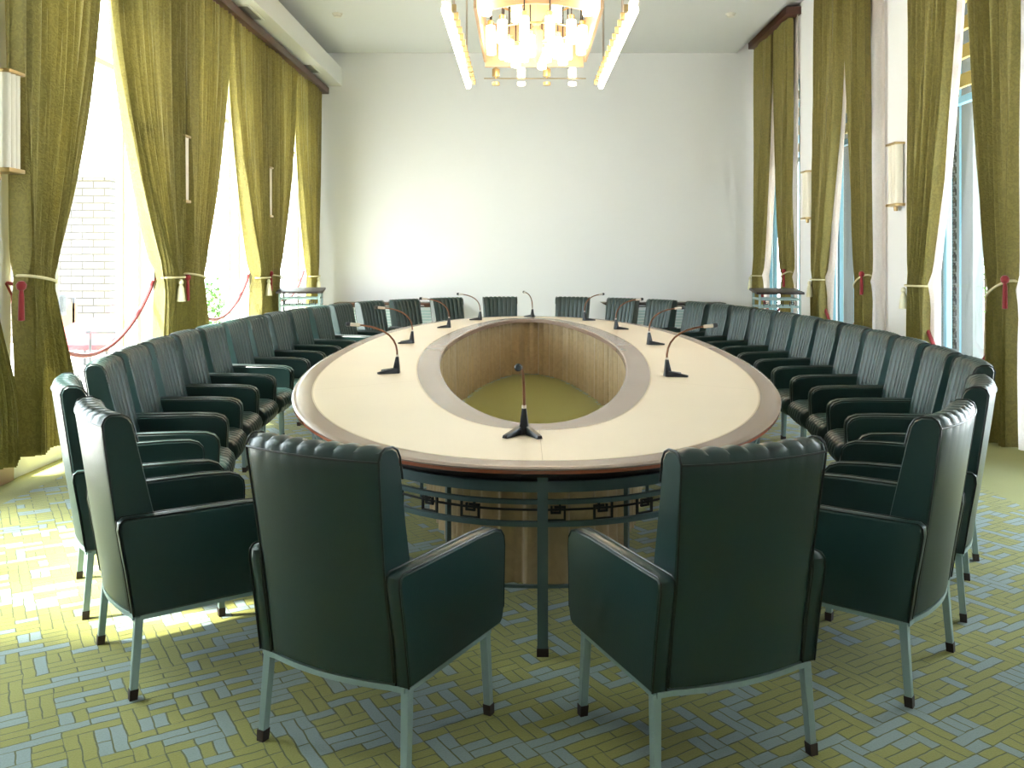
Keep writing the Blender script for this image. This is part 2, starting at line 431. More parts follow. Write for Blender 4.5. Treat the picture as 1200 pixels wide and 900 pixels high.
for k, c in enumerate(RW[:3]):
    wn = ['farthest', 'middle', 'nearest'][k]; zt, zi, zb = 5.225, 1.30, .01
    f1 = c + (1.12 if k == 0 else 1.04); n0 = c - 1.0
    curtain('olive damask curtain gathered at the far side of the %s right-hand window' % wn, GR, -1, RX, zt, zi, zb,
            (c + .06, f1), (f1 - .38, f1 - .03), (f1 - .40, f1), 60 + k, npl=11,
            lining=((c - .03, c + .4), (f1 - .52, f1 - .15), (f1 - .45, f1 - .2), .075), tassel=f1 - .10)
    lw = .30 if k == 1 else .16
    curtain('olive damask curtain gathered at the near side of the %s right-hand window' % wn, GR, -1, RX, zt, zi, zb,
            (n0 + lw*.5, c - .09), (n0 + lw*.5, n0 + .40), (n0 + lw*.5, n0 + .44), 70 + k, npl=11, slope=-.09,
            lining=((n0 - lw*.5, c - .04), (n0 - lw*.5, n0 + .46), (n0 - lw*.6, n0 + .40), .07))

# ------------------------------------------------------------------ red ropes
def rope(label, x, y0, y1, z0, zlow, z1, tail, grp='red velvet ropes across the windows'):
    root = empty('barrier_rope', (x, (y0+y1)/2, zlow), label=label, cat='rope', group=grp)
    pts = []
    for i in range(29):
        t = i / 28; base = z0 + (z1 - z0) * t
        pts.append((0, y0 + (y1 - y0)*t - (y0+y1)/2, base - (base - zlow) * (1 - (2*t-1)**2)**.9 - zlow))
    MB().tube(pts, .021, 8).build('cord', REDROPE, root, smooth=True)
    # the near end is looped round the curtain and its tail hangs on the pier side
    kx, ky, kz = tail[0] - x, tail[1] - (y0+y1)/2, tail[2] - zlow
    MB().tube([(0, y0 - (y0+y1)/2 + .02, z0 - zlow), (kx*.4, ky + .12, kz + .005), (kx*.75, ky + .07, kz + .01), (kx, ky, kz)], .013, 8).build('loop', REDROPE, root, smooth=True)
    MB().lathe([(.001, .035), (.02, .03), (.034, .008), (.030, -.02), (.014, -.035), (.018, -.07), (.022, -.24), (.001, -.245)], (kx, ky, kz), 12).build('end_knot', REDROPE, root, smooth=True)
for k, (a, bb, zl, w) in enumerate(((6.22, 8.76, .76, 'nearest'), (9.27, 11.80, .86, 'middle'), (12.32, 14.75, .95, 'farthest'))):
    rope('red rope sagging across the %s left window between tied curtains' % w, -3.635, a, bb, 1.40, zl, 1.38, tail=(-3.46, a - .09, 1.38))
for k, (a, bb, zl, w) in enumerate(((7.34, 9.18, .50, 'nearest'), (10.42, 12.18, .60, 'middle'), (13.5, 15.3, .7, 'farthest'))):
    rope('red rope sagging across the %s right-hand window between tied curtains' % w, 4.065, a, bb, 1.34, zl, 1.28, tail=(3.965, a - .05, 1.40))

# ------------------------------------------------------------------ sconces
def sconce(x, y, s, z, label, grp):
    r = empty('wall_sconce', (x, y, z), label=label, cat='wall lamp', group=grp)
    g = MB(); n = 4; W = .085 if s > 0 else .115
    ring = []
    for k in range(3):      # three fluted opal tubes side by side
        cy = -W + W*2*(k + .5)/3
        for a in range(7):
            t = pi * a / 6; ring.append((s*((.13 if s > 0 else .06) + .04*sin(t)), cy - W/3*cos(t)))
    ring.append((s*.02, W)); ring.append((s*.02, -W))
    g.ring_surface([[(p[0], p[1], h) for p in ring] for h in (-.32, .32)])
    g.build('opal_glass', SCONCEGLASS, r, smooth=True)
    for nm_, z0, z1 in (('top_cap', .32, .345), ('bottom_cap', -.35, -.32)):
        c = MB(); D_ = .185 if s > 0 else .115; c.box(min(0, s*D_), max(0, s*D_), -W - .012, W + .012, z0, z1)
        c.build(nm_, GOLD, r, bevel=.006)
    f = MB(); f.lathe([(.02, -.40), (.026, -.35)], (s*.05, 0, 0), 12); f.build('finial', GOLD, r)
    f = MB().box(min(0, s*.03), max(0, s*.03), -.05, .05, -.28, .28); f.build('back_plate', GOLD, r)
for y, w in ((6.04, 'nearest'), (9.12, 'middle'), (12.17, 'farthest')):
    sconce(XL, y, 1, 2.50, 'opal glass wall lamp with brass caps on the left piers, %s of three' % w, 'opal wall lamps on the left')
for y, w in ((9.74, 'between the nearest and middle right-hand windows'), (12.76, 'between the middle and farthest right-hand windows')):
    sconce(XR, y, -1, 2.50, 'opal glass wall lamp with brass caps %s' % w, 'opal wall lamps on the right')

# ------------------------------------------------------------------ table geometry
TH = .768
def superel(cx, cy, a, b, n, N=1600):
    out = []
    for i in range(N):
        t = 2*pi*i/N; c, s = cos(t), sin(t)
        out.append((cx + b*math.copysign(abs(c)**(2/n), c), cy + a*math.copysign(abs(s)**(2/n), s)))
    return out
def resample(P, M):
    Q = P + [P[0]]; d = [0]
    for i in range(len(P)): d.append(d[-1] + math.dist(Q[i], Q[i+1]))
    out = []; k = 0
    for j in range(M):
        u = d[-1]*j/M
        while d[k+1] < u: k += 1
        t = (u - d[k])/max(1e-9, d[k+1] - d[k]); out.append((Q[k][0] + (Q[k+1][0]-Q[k][0])*t, Q[k][1] + (Q[k+1][1]-Q[k][1])*t))
    return out
def normals(P):
    n = len(P); out = []
    for i in range(n):
        a, b_ = P[(i-2) % n], P[(i+2) % n]; dx, dy = b_[0]-a[0], b_[1]-a[1]; l = math.hypot(dx, dy); out.append((dy/l, -dx/l))
    return out
NP = 360
OUT = superel(.08, 8.01, 4.65, 1.70, 2.25); HOLE = superel(.08, 8.17, 3.95, .78, 1.78)
OUTr = resample(OUT, NP); OUTn = normals(OUTr)
def soften(P, it):
    n = len(P)
    for _ in range(it):
        P = [((P[i-1][0] + 2*P[i][0] + P[(i+1) % n][0])/4, (P[i-1][1] + 2*P[i][1] + P[(i+1) % n][1])/4) for i in range(n)]
    return P
HOLEr = resample(soften(resample(HOLE, NP), 18), NP); HOLEn = normals(HOLEr)
def off(P, N, d): return [(p[0]+n[0]*d, p[1]+n[1]*d) for p, n in zip(P, N)]
O2 = off(OUTr, OUTn, -.118); H2 = off(HOLEr, HOLEn, .172)
table = empty('conference_table', (.08, 8.01, 0), label='huge oval conference table with an open centre, pale veneer top and brown edging', cat='table')
def TP(mb, name, m, **k):
    o = mb.build(name, m, table if k.get('par') is None else k['par'], **{a: b_ for a, b_ in k.items() if a != 'par'})
    if k.get('par') is None: o.location = (-.08, -8.01, 0)
    return o
def z3(P, z): return [(p[0], p[1], z) for p in P]
m = MB()   # outer edging with a rounded nose
prof = [(-.118, TH - .022), (-.118, TH), (-.117, TH), (-.033, TH), (-.030, TH), (-.012, TH - .001), (0, TH - .007), (-.001, TH - .012), (-.02, TH - .013)]
m.ring_surface([z3(off(OUTr, OUTn, d), z) for d, z in prof] + [z3(off(OUTr, OUTn, prof[0][0]), prof[0][1])], cap=False)
TP(m, 'outer_edging', RIMWOOD, smooth=True)
m = MB(); pr = [(-.02, TH - .013), (-.004, TH - .0135), (-.003, TH - .026), (-.04, TH - .030), (-.04, TH - .013)]
m.ring_surface([z3(off(OUTr, OUTn, d), z) for d, z in pr], cap=False); TP(m, 'edge_band', EDGEWOOD, smooth=True)
def match(P, Q):   # the point of Q lying in the same direction from the table's middle, lengthwise shares kept
    ys = [p[1] for p in P]; yq = [q[1] for q in Q]; a0, a1, b0, b1 = min(ys), max(ys), min(yq), max(yq); out = []
    n = len(Q); L_ = []
    for p in P:
        side = 1 if p[0] > .08 else -1; yt = b0 + (p[1]-a0)/(a1-a0)*(b1-b0); best = None
        for i in range(n):
            u, v = Q[i], Q[(i+1) % n]
            if (u[1]-yt)*(v[1]-yt) <= 0 and abs(u[1]-v[1]) > 1e-9 and ((u[0]+v[0])/2-.08)*side >= -.03:
                t = (yt-u[1])/(v[1]-u[1]); best = (u[0]+(v[0]-u[0])*t, yt); break
        out.append(best or min(Q, key=lambda q: abs(q[1]-yt) + (0 if (q[0]-.08)*side >= 0 else 9)))
    return out
H2m = match(O2, H2)
m = MB(); m.ring_surface([z3(O2, TH - .022), z3(O2, TH), z3(H2m, TH), z3(H2m, TH - .022), z3(O2, TH - .022)], cap=False)
TP(m, 'veneer_top', LAMINATE)
m = MB(); pr = [(.172, TH - .022), (.172, TH), (.171, TH), (.014, TH), (.011, TH), (0, TH - .008), (0, TH - .05), (.02, TH - .05), (.03, TH - .022), (.172, TH - .022)]
m.ring_surface([z3(off(HOLEr, HOLEn, d), z) for d, z in pr], cap=False); TP(m, 'inner_edging', RIMWOOD, smooth=True)
# seams and trim line between veneer and edging
def seam_line(P, w=.004):
    m_ = MB(); N = normals(P); m_.ring_surface([z3(off(P, N, -w), TH + .0006), z3(off(P, N, w), TH + .0006)], cap=False); return m_
TP(seam_line(O2), 'inlay_line', SEAM); TP(seam_line(H2), 'inlay_line', SEAM)
m = MB()
for k in range(8):
    i = (NP*3//4 + k*NP//8) % NP; a = O2[i]
    q = H2m[i]; L = math.dist(a, q); nx, ny = -(q[1]-a[1])/L*.0015, (q[0]-a[0])/L*.0015
    m.add([(a[0]-nx, a[1]-ny, TH+.0007), (a[0]+nx, a[1]+ny, TH+.0007), (q[0]+nx, q[1]+ny, TH+.0007), (q[0]-nx, q[1]-ny, TH+.0007)], [(0, 1, 2, 3)])
TP(m, 'panel_seam', SEAM)
# underside and aprons
m = MB(); U0 = off(OUTr, OUTn, -.05); U1 = off(HOLEr, HOLEn, .02)
m.ring_surface([z3(U0, TH - .024), z3(U1, TH - .024), z3(U1, TH - .05), z3(U0, TH - .05), z3(U0, TH - .024)], cap=False); TP(m, 'underboard', APRON)
def band(P, N, d0, d1, z0, z1):
    a, b_ = off(P, N, d0), off(P, N, d1)
    return MB().ring_surface([z3(a, z0), z3(a, z1), z3(b_, z1), z3(b_, z0), z3(a, z0)], cap=False)
TP(band(OUTr, OUTn, -.19, -.17, TH - .12, TH - .05), 'apron', APRON)
fo = -.115
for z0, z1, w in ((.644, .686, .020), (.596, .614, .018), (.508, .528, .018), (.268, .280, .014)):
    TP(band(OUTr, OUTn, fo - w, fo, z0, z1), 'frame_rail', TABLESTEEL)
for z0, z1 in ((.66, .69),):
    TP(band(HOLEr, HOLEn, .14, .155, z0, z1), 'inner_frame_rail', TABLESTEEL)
NL = 20
for k in range(NL):
    u = (NP*3/4 + .3 + k*NP/NL) % NP; i = int(round(u)) % NP
    p, n = OUTr[i], OUTn[i]; tx, ty = -n[1], n[0]
    c = (p[0] + n[0]*(fo - .012), p[1] + n[1]*(fo - .012)); w = .021; t = .011
    q = [(c[0]+tx*a*w+n[0]*b_*t, c[1]+ty*a*w+n[1]*b_*t) for a, b_ in ((-1,-1),(1,-1),(1,1),(-1,1))]
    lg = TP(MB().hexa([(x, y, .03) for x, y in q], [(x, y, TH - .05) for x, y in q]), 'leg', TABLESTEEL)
    q2 = [(c[0]+tx*a*(w+.002)+n[0]*b_*(t+.002), c[1]+ty*a*(w+.002)+n[1]*b_*(t+.002)) for a, b_ in ((-1,-1),(1,-1),(1,1),(-1,1))]
    fc = MB().hexa([(x, y, .0) for x, y in q2], [(x, y, .032) for x, y in q2]).build('foot_cap', CAP, lg)
NI = 14
for k in range(NI):
    i = int(round((NP*3/4 + (k+.5)*NP/NI))) % NP; p, n = HOLEr[i], HOLEn[i]; tx, ty = -n[1], n[0]
    c = (p[0]+n[0]*.15, p[1]+n[1]*.15)
    q = [(c[0]+tx*a*.02+n[0]*b_*.011, c[1]+ty*a*.02+n[1]*b_*.011) for a, b_ in ((-1,-1),(1,-1),(1,1),(-1,1))]
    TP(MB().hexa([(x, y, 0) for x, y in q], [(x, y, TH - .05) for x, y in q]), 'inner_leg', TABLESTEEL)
# square-key fretwork hung between the inner rails
def key_bars():
    s = .01
    L = [((0,0),(10,0)),((10,0),(10,10)),((10,10),(2.5,10)),((2.5,10),(2.5,4)),((2.5,4),(7,4)),((7,4),(7,7)),((0,0),(0,7)),((0,7),(5,7))]
    return [((a[0]*s-.05, a[1]*s), (b_[0]*s-.05, b_[1]*s)) for a, b_ in L]
m = MB(); M2 = 92; fd = fo - .05
for k in range(M2):
    i = int(round(NP*3/4 + (k+.35)*NP/M2)) % NP; p, n = OUTr[i], OUTn[i]; tx, ty = -n[1], n[0]; fl_ = 1 if k % 2 else -1
    if k % 4 == 3: continue
    m = MB()
    def W(a, d, z): return (p[0]+tx*a*fl_+n[0]*(fd+d), p[1]+ty*a*fl_+n[1]*(fd+d), z)
    for a, b_ in key_bars():
        x0, x1 = min(a[0], b_[0])*.75-.004, max(a[0], b_[0])*.75+.004; y0, y1 = min(a[1], b_[1])*.75-.004, max(a[1], b_[1])*.75+.004
        m.hexa([W(x0,-.005,.520+y0), W(x1,-.005,.520+y0), W(x1,.005,.520+y0), W(x0,.005,.520+y0)], [W(x0,-.005,.520+y1), W(x1,-.005,.520+y1), W(x1,.005,.520+y1), W(x0,.005,.520+y1)])
    TP(m, 'fret_key', FRET)
TP(band(OUTr, OUTn, fd - .003, fd + .003, .558, .566), 'fret_bar', FRET)
# pleated skirt hanging round the open centre
Hd = soften(resample(HOLEr, 3000), 20); Hn = normals(Hd); rings = []
rnd = random.Random(3); phs = [0]
def fold(t): return .85*cos(t) + .22*cos(2*t + 1.3*sin(t*.37)) + .15*cos(t*.31)
for i in range(3000): phs.append(phs[-1] + 2*pi/ (24 + 6*sin(i*.025) + 4*sin(i*.0663)))
wrap = round(phs[3000]/(2*pi))*2*pi/phs[3000]
for j in range(9):
    t = j/8; z = TH - .05 - (TH - .06)*t; A = .030 + .008*t
    rings.append([(p[0]+n[0]*(.078 + A*fold(phs[i]*wrap)), p[1]+n[1]*(.078 + A*fold(phs[i]*wrap)), z) for i, (p, n) in enumerate(zip(Hd, Hn))])
TP(MB().ring_surface(rings, cap=False), 'skirt', SKIRT, smooth=True)
# plain olive carpet in the open centre
hc = off(HOLEr, HOLEn, .02)
mm = MB(); mm.add([(p[0], p[1], .004) for p in hc] + [(p[0], p[1], 0.0) for p in hc], [tuple(range(NP))] + [(i, (i+1) % NP, NP + (i+1) % NP, NP + i) for i in range(NP)])
o = mm.build('floor_inset', GREENCARPET); struct(o, 'plain olive carpet inside the open centre of the table')

# ------------------------------------------------------------------ chairs
def fluted(profile, xw, margin, nfl, amp, flute_range, bow=0.0, sub=7, flare=0.0):
    """closed (y,z) profile swept across x; lengthwise flutes where flute_range says"""
    n = len(profile); cx = sum(p[0] for p in profile)/n; cz = sum(p[1] for p in profile)/n
    xs = [-xw, -xw + margin*.35, -xw + margin]
    for k in range(nfl*sub + 1): xs.append(-xw + margin + (2*xw - 2*margin)*k/(nfl*sub))
    xs += [xw - margin*.35, xw]
    xs = sorted(set(round(v, 5) for v in xs)); rings = []
    for x in xs:
        inner = abs(x) <= xw - margin + 1e-6
        u = (x + xw - margin)/(2*xw - 2*margin)*nfl
        h = abs(sin(pi*u))**.55 if inner else 0
        edge = 1 - (abs(x)/xw)**8 * .05
        row = []
        for k, (y, z) in enumerate(profile):
            a, c = profile[(k-1) % n], profile[(k+1) % n]
            dy, dz = c[0]-a[0], c[1]-a[1]; l = math.hypot(dy, dz) or 1
            ny, nz = dz/l, -dy/l
            if (ny*(y-cx) + nz*(z-cz)) < 0: ny, nz = -ny, -nz
            f = flute_range[k]*amp*(h - .5) if inner else flute_range[k]*amp*-.2
            cap_in = -.006 if abs(abs(x)-xw) < 1e-4 else 0
            row.append((x*(1 + flare*max(0, z-.64)/.37), y + ny*(f+cap_in) - bow*(1 - (x/xw)**2), z + nz*(f+cap_in)))
        rings.append(row)
    return MB().ring_surface(rings)
def lerp_prof(pts, fl, n):
    P = []; F = []
    for k in range(len(pts)):
        a, b_ = pts[k], pts[(k+1) % len(pts)]; m_ = n[k]
        for j in range(m_):
            t = j/m_; P.append((a[0]+(b_[0]-a[0])*t, a[1]+(b_[1]-a[1])*t)); F.append(fl[k]+(fl[(k+1) % len(pts)]-fl[k])*t)
    return P, F
back_pts = [(-.240,.30), (-.262,.46), (-.287,.62), (-.330,.93), (-.335,.975), (-.326,.997), (-.306,1.008), (-.272,1.006), (-.247,.994), (-.232,.97), (-.214,.90), (-.15,.62), (-.115,.46), (-.10,.36), (-.10,.30)]
back_fl = [0,0,0,0,.2,.6,1,1,1,1,1,1,1,.5,0]
back_n =  [1,1,2,1,1,1,1,1,1,1,2,2,1,1,1]
seat_pts = [(-.14,.30), (-.14,.445), (.15,.455), (.30,.452), (.345,.438), (.372,.41), (.382,.375), (.372,.335), (.345,.305), (.31,.295)]
seat_fl = [0,.6,1,1,1,1,1,.8,.3,0]
seat_n = [1,2,2,1,1,1,1,1,1,2]
arm_pts = [(-.238,.292), (-.262,.45), (-.287,.60), (-.285,.628), (-.270,.640), (.16,.634), (.27,.627), (.312,.612), (.333,.587), (.338,.555), (.330,.34), (.318,.302), (.30,.290)]
def make_chair():
    r = empty('armchair', (0, 0, 0))
    P, F = lerp_prof(back_pts, back_fl, back_n)
    bk = fluted(P, .240, .022, 7, .010, F, bow=.03, flare=.075).build('backrest', LEATHER, r, smooth=True)
    P, F = lerp_prof(seat_pts, seat_fl, seat_n)
    fluted(P, .236, .012, 7, .011, F, bow=-.012).build('seat', LEATHER, r, smooth=True)
    for s in (-1, 1):
        xa, xb = s*.2405, s*.297
        a = MB()
        cz = .47
        rings = []
        for t, ins in ((0, .008), (.12, 0), (.5, -.0045), (.88, 0), (1, .008)):
            x = xa + (xb - xa)*t
            row = []
            nA = len(arm_pts)
            for k, (y, z) in enumerate(arm_pts):
                aa, cc = arm_pts[(k-1) % nA], arm_pts[(k+1) % nA]; dy, dz = cc[0]-aa[0], cc[1]-aa[1]; l = math.hypot(dy, dz)
                ny, nz = -dz/l, dy/l
                if ny*(y) + nz*(z - cz) < 0: ny, nz = -ny, -nz
                i_ = ins if z > .5 else max(ins, 0)
                row.append((x, y - ny*i_, z - nz*i_))
            rings.append(row)
        a.ring_surface(rings)
        ar = a.build('armrest', LEATHER, r, smooth=True)
        pp = MB()
        for xx in (xa + s*.006, xb - s*.004):
            pp.tube([(xx, y - .001, z + .001) for y, z in arm_pts[:11]], .0032, 6)
        pp.build('piping', PIPING, ar, smooth=True)
    pp = MB()
    bp_ = [p for p in back_pts]
    for s in (-1, 1):
        pp.tube([(s*.240*(1 + .075*max(0, p[1]-.64)/.37), p[0] - .001, p[1] + .001) for p in bp_[0:11] ], .0036, 6)
    pp.tube([(.257*(-1 + 2*k/12), -.335 - .03*(1 - (-1 + 2*k/12)**2) - .001, .972) for k in range(13)], .0036, 6)
    pp.build('piping', PIPING, bk, smooth=True)
    f = MB(); x0, y0, y1, zt, zb = .275, -.215, .255, .291, .274
    for s in (-1, 1): f.box(s*x0 - .011, s*x0 + .011, y0, y1, zb, zt)
    # rear rail bows with the back
    rr = [[(x, -.228 - .03*(1-(x/.236)**2 if abs(x) < .236 else 0) + dy, z) for dy, z in ((-.011, zb), (.011, zb), (.011, zt), (-.011, zt))] for x in [-.275 + .55*k/12 for k in range(13)]]
    f.ring_surface(rr); f.box(-x0, x0, y1 - .022, y1, zb, zt)
    f.build('frame', STEEL, r)
    for sx in (-1, 1):
        for sy in (-1, 1):
            tx, ty = sx*.272, (.236 if sy > 0 else -.218); bx, by = sx*.282, (.247 if sy > 0 else -.240)
            def sq(x, y, z, h): return [(x-h, y-h, z), (x+h, y-h, z), (x+h, y+h, z), (x-h, y+h, z)]
            k = .036/.285
            mx, my = bx + (tx-bx)*k, by + (ty-by)*k
            lg = MB().hexa(sq(mx, my, .034, .0125), sq(tx, ty, .285, .0145)).build('leg', STEEL, r, bevel=.002, segs=1)
            MB().hexa(sq(bx, by, 0, .0135), sq(mx, my, .036, .0145)).build('foot_cap', CAP, lg)
    return r
LCH = [(-.479,2.954,28), (-1.35,3.51,54), (-1.82,4.21,61), (-2.029,4.973,75.6), (-2.162,5.589,79.9), (-2.253,6.213,83.3), (-2.311,6.832,86), (-2.342,7.458,88.3), (-2.351,8.075,89.8),
       (-2.345,8.696,91.5), (-2.316,9.324,93.9), (-2.26,9.946,96.5), (-2.169,10.573,100.1), (-2.033,11.195,104.7), (-1.81,11.846,119.5), (-1.444,12.398,128.4), (-.95,12.886,143.6), (-.281,13.192,168.3)]
RCH = [(.56,2.91,-22), (1.34,3.46,-51), (1.82,4.18,-62), (2.19,4.93,-75.2), (2.32,5.545,-79.6), (2.405,6.155,-82.9), (2.466,6.773,-85.7), (2.499,7.385,-88), (2.511,7.992,-89.6), (2.507,8.6,-91.2),
       (2.483,9.215,-93.4), (2.434,9.825,-95.9), (2.352,10.44,-99.2), (2.231,11.05,-103.5), (2.056,11.655,-109.2), (1.719,12.25,-125.4), (1.28,12.752,-138), (.664,13.133,-160)]
ORD = ['', 'second', 'third', 'fourth', 'fifth', 'sixth', 'seventh', 'eighth', 'ninth', 'tenth', 'eleventh', 'twelfth', 'thirteenth', 'fourteenth', 'fifteenth', 'sixteenth', 'seventeenth']
proto = make_chair(); first = True
for side, lst in (('left', LCH), ('right', RCH)):
    for k, (x, y, a) in enumerate(lst):
        o = proto if first else copy_tree(proto); first = False
        o.location = (x, y, 0); o.rotation_euler = (0, 0, -R(a))
        if k == 0: lab = 'dark green leather armchair seen from behind, %s of the front pair' % side
        elif k == 17: lab = 'dark green leather armchair at the far end, just %s of the tip microphone' % side
        else: lab = 'dark green leather armchair, %s from the camera along the %s side' % (ORD[k], side)
        tag(o, lab, 'armchair', 'green leather armchairs around the table')

# ------------------------------------------------------------------ microphones
def make_mic():
    r = empty('desk_microphone', (0, 0, TH))
    b_ = MB()
    b_.hexa([(-.026,-.022,.0), (.026,-.022,.0), (.024,.030,.0), (-.024,.030,.0)], [(-.011,-.014,.115), (.011,-.014,.115), (.010,.006,.115), (-.010,.006,.115)])
    for s in (-1, 1):
        e = (s*.078, .118); w = .017; d = (s*.55, .83); n = (d[1], -d[0])
        a0 = (s*.008, -.005)
        def q(c, ww, z): return [(c[0]-n[0]*ww, c[1]-n[1]*ww, z), (c[0]+n[0]*ww, c[1]+n[1]*ww, z)]
        A, A2, E1, E2 = q(a0, .018, 0), q(a0, .012, .040), q(e, .015, 0), q(e, .010, .014)
        b_.hexa([A[0], A[1], E1[1], E1[0]], [A2[0], A2[1], E2[1], E2[0]])
    b_.build('base', BLACK, r, bevel=.003, segs=2)
    pts = [(0,-.004,.113), (0,-.003,.15), (0,.004,.19), (0,.022,.228), (0,.052,.263), (0,.092,.290), (0,.135,.309), (0,.18,.322), (0,.225,.330), (0,.262,.334)]
    MB().tube(pts, .0068, 10).build('gooseneck', BRONZE, r, smooth=True)
    MB().tube([(0,-.004,.108), (0,-.004,.128)], .0105, 12).build('collar', SILVER, r, smooth=True)
    h = MB().tube([(0,.255,.333), (0,.262,.334), (0,.32,.339), (0,.325,.3395)], [.006,.0115,.0130,.0125], 14).build('head', SILVER, r, smooth=True)
    MB().tube([(0,.325,.3393), (0,.332,.3395), (0,.352,.341), (0,.358,.3413)], [.0145,.0165,.0165,.011], 14).build('windscreen', BLACK, h, smooth=True)
    return r
MICS = [(.008,4.02,184,'at the near tip of the table, bending towards the camera'),
        (-.877,6.20,-88,'on the left arm of the table, nearest of the four there'), (-1.05,8.45,-88,'on the left arm of the table, second of four'),
        (-.86,10.40,-80,'on the left arm of the table, third of four'), (-.56,11.75,-62,'on the left arm of the table, farthest of the four there'),
        (.14,12.34,-20,'upright at the far tip of the table between the two end chairs'),
        (.82,11.65,50,'on the right arm of the table, farthest of the four there'), (1.075,10.15,66,'on the right arm of the table, third of four'),
        (1.19,8.30,74,'on the right arm of the table, second of four'), (.985,6.02,80,'on the right arm of the table, nearest of the four there')]
mp = make_mic()
for k, (x, y, a, lab) in enumerate(MICS):
    o = mp if k == 0 else copy_tree(mp)
    o.location = (x, y, TH + .0008); o.rotation_euler = (0, 0, -R(a))
    tag(o, 'gooseneck microphone ' + lab, 'microphone', 'gooseneck microphones on the table')

# ------------------------------------------------------------------ consoles against the far wall
def console(x0, x1, label, topm):
    xc = (x0+x1)/2; r = empty('console_table', (xc, 15.35, 0), label=label, cat='console table'); w = (x1-x0)/2
    t = MB(); t.hexa([(-w+.06,-.24,.80), (w-.06,-.24,.80), (w-.06,.24,.80), (-w+.06,.24,.80)], [(-w,-.26,.835), (w,-.26,.835), (w,.26,.835), (-w,.26,.835)])
    t.build('top', topm, r, bevel=.004)
    MB().box(-w+.20, -w+.55, -.16, .16, .76, .80).build('bracket', DARKWOOD, r); MB().box(w-.55, w-.20, -.16, .16, .76, .80).build('bracket', DARKWOOD, r)
    MB().box(-w+.16, w-.16, -.14, .20, .08, .76).build('body', CONSOLEBODY, r, bevel=.004)
    l = MB()
    for i in range(12): l.box(-w+.20, w-.20, -.155, -.135, .13 + i*.05, .155 + i*.05)
    l.build('louvre_front', STEEL, r)
    for s in (-1, 1):
        MB().box(s*(w-.12)-.02, s*(w-.12)+.02, -.18, -.14, 0, .80).build('leg', STEEL, r)
        MB().box(s*(w-.12)-.02, s*(w-.12)+.02, .16, .20, 0, .80).build('leg', STEEL, r)
console(-3.22, -1.13, 'long low console with a reddish wood top against the far wall at left', DARKWOOD)
console(1.36, 3.48, 'long low console with a dark top against the far wall at right', BASEDARK)

# ------------------------------------------------------------------ lecterns
def lectern(x, y, rz, label):
    r = empty('lectern', (x, y, 0), rz, label=label, cat='lectern', group='steel framed lecterns in the far corners')
    w, d = .26, .22
    t = MB(); t.hexa([(-w-.05,-d-.05,1.11), (w+.05,-d-.05,1.11), (w+.05,d+.05,1.15), (-w-.05,d+.05,1.15)], [(-w-.05,-d-.05,1.14), (w+.05,-d-.05,1.14), (w+.05,d+.05,1.18), (-w-.05,d+.05,1.18)])
    t.build('top', BASEDARK, r, bevel=.004)
    for sx in (-1, 1):
        for sy in (-1, 1):
            MB().box(sx*w-.014, sx*w+.014, sy*d-.014, sy*d+.014, 0, 1.12).build('post', STEEL, r)
    rl = MB()
    for z in (1.03, .93, .80, .12):
        for s in (-1, 1):
            rl.box(-w, w, s*d-.009, s*d+.009, z, z+.025); rl.box(s*w-.009, s*w+.009, -d, d, z, z+.025)
    rl.build('rail', STEEL, r)
    fr = MB()
    for k in range(3):
        c = -w + .09 + k*.17
        for a, b_ in key_bars():
            fr.box(c+min(a[0], b_[0])*.8-.004, c+max(a[0], b_[0])*.8+.004, -d-.006, -d+.006, .945+min(a[1], b_[1])*.8, .952+max(a[1], b_[1])*.8)
    fr.build('lattice', FRET, r)
    MB().box(-w+.07, w-.07, -d+.03, d-.03, .14, .78).build('cabinet', PANELRED, r, bevel=.004)
lectern(-3.05, 12.25, R(8), 'steel framed lectern with dark top and red cabinet in the far left corner')
lectern(3.42, 11.95, R(-4), 'steel framed lectern with dark top and red cabinet near the far right corner')

# ------------------------------------------------------------------ chandelier
ch = empty('chandelier', (.15, 9.3, ZC), label='large brass and glass chandelier of lit tube lamps between two long rows of bulbs', cat='chandelier')
def CP(mb, name, m, par=None, **k):
    o = mb.build(name, m, par or ch, **k)
    if par is None: o.location = (-.15, -9.3, -ZC)
    return o
CX = .15
for s in (-1, 1):
    X = CX + s*.80; Z0 = 3.72
    br = CP(MB().box(X-.03, X+.03, 7.4, 10.75, Z0, Z0+.07), 'light_bar', CHANWHITE, bevel=.004)
    for i in range(28):
        y = 7.50 + i*(10.70-7.50)/27; z = Z0 - .045
        MB().lathe([(.001,-.05), (.022,-.044), (.034,-.015), (.034,.015), (.018,.045)], (X, y, z), 10).build('bulb', BULB, br, smooth=True)
        if i % 2 == 0: MB().box(X - s*.075 - .018, X - s*.075 + .018, y-.02, y+.02, z-.02, z+.04).build('clip', GOLD, br)
    for y in (8.4, 10.4): CP(MB().tube([(X, y, Z0+.07), (X, y, ZC)], .012, 8), 'hanger', SILVER)
# tan boxed panels
CP(MB().box(CX-.58, CX+.56, 10.28, 10.31, 3.80, 4.30), 'panel', CHANPANEL)
for s in (-1, 1): CP(MB().box(CX+s*.58-.015, CX+s*.58+.015, 8.1, 10.3, 3.86, 4.32), 'panel', CHANPANEL)
def arch_panel(y, zb, zt, rise):
    m_ = MB(); n = 16; P = []
    for k in range(n+1):
        t = -1 + 2*k/n; P.append((CX + t*.57, zb + rise*(1-t*t)))
    rings = [[(x, y-.015, z), (x, y+.015, z), (x, y+.015, zt), (x, y-.015, zt)] for x, z in P]
    return m_.ring_surface(rings)
CP(arch_panel(9.0, 4.06, 4.55, .10), 'panel', CHANPANEL)
CP(arch_panel(8.2, 4.0, 4.4, .12), 'panel', CHANPANEL)
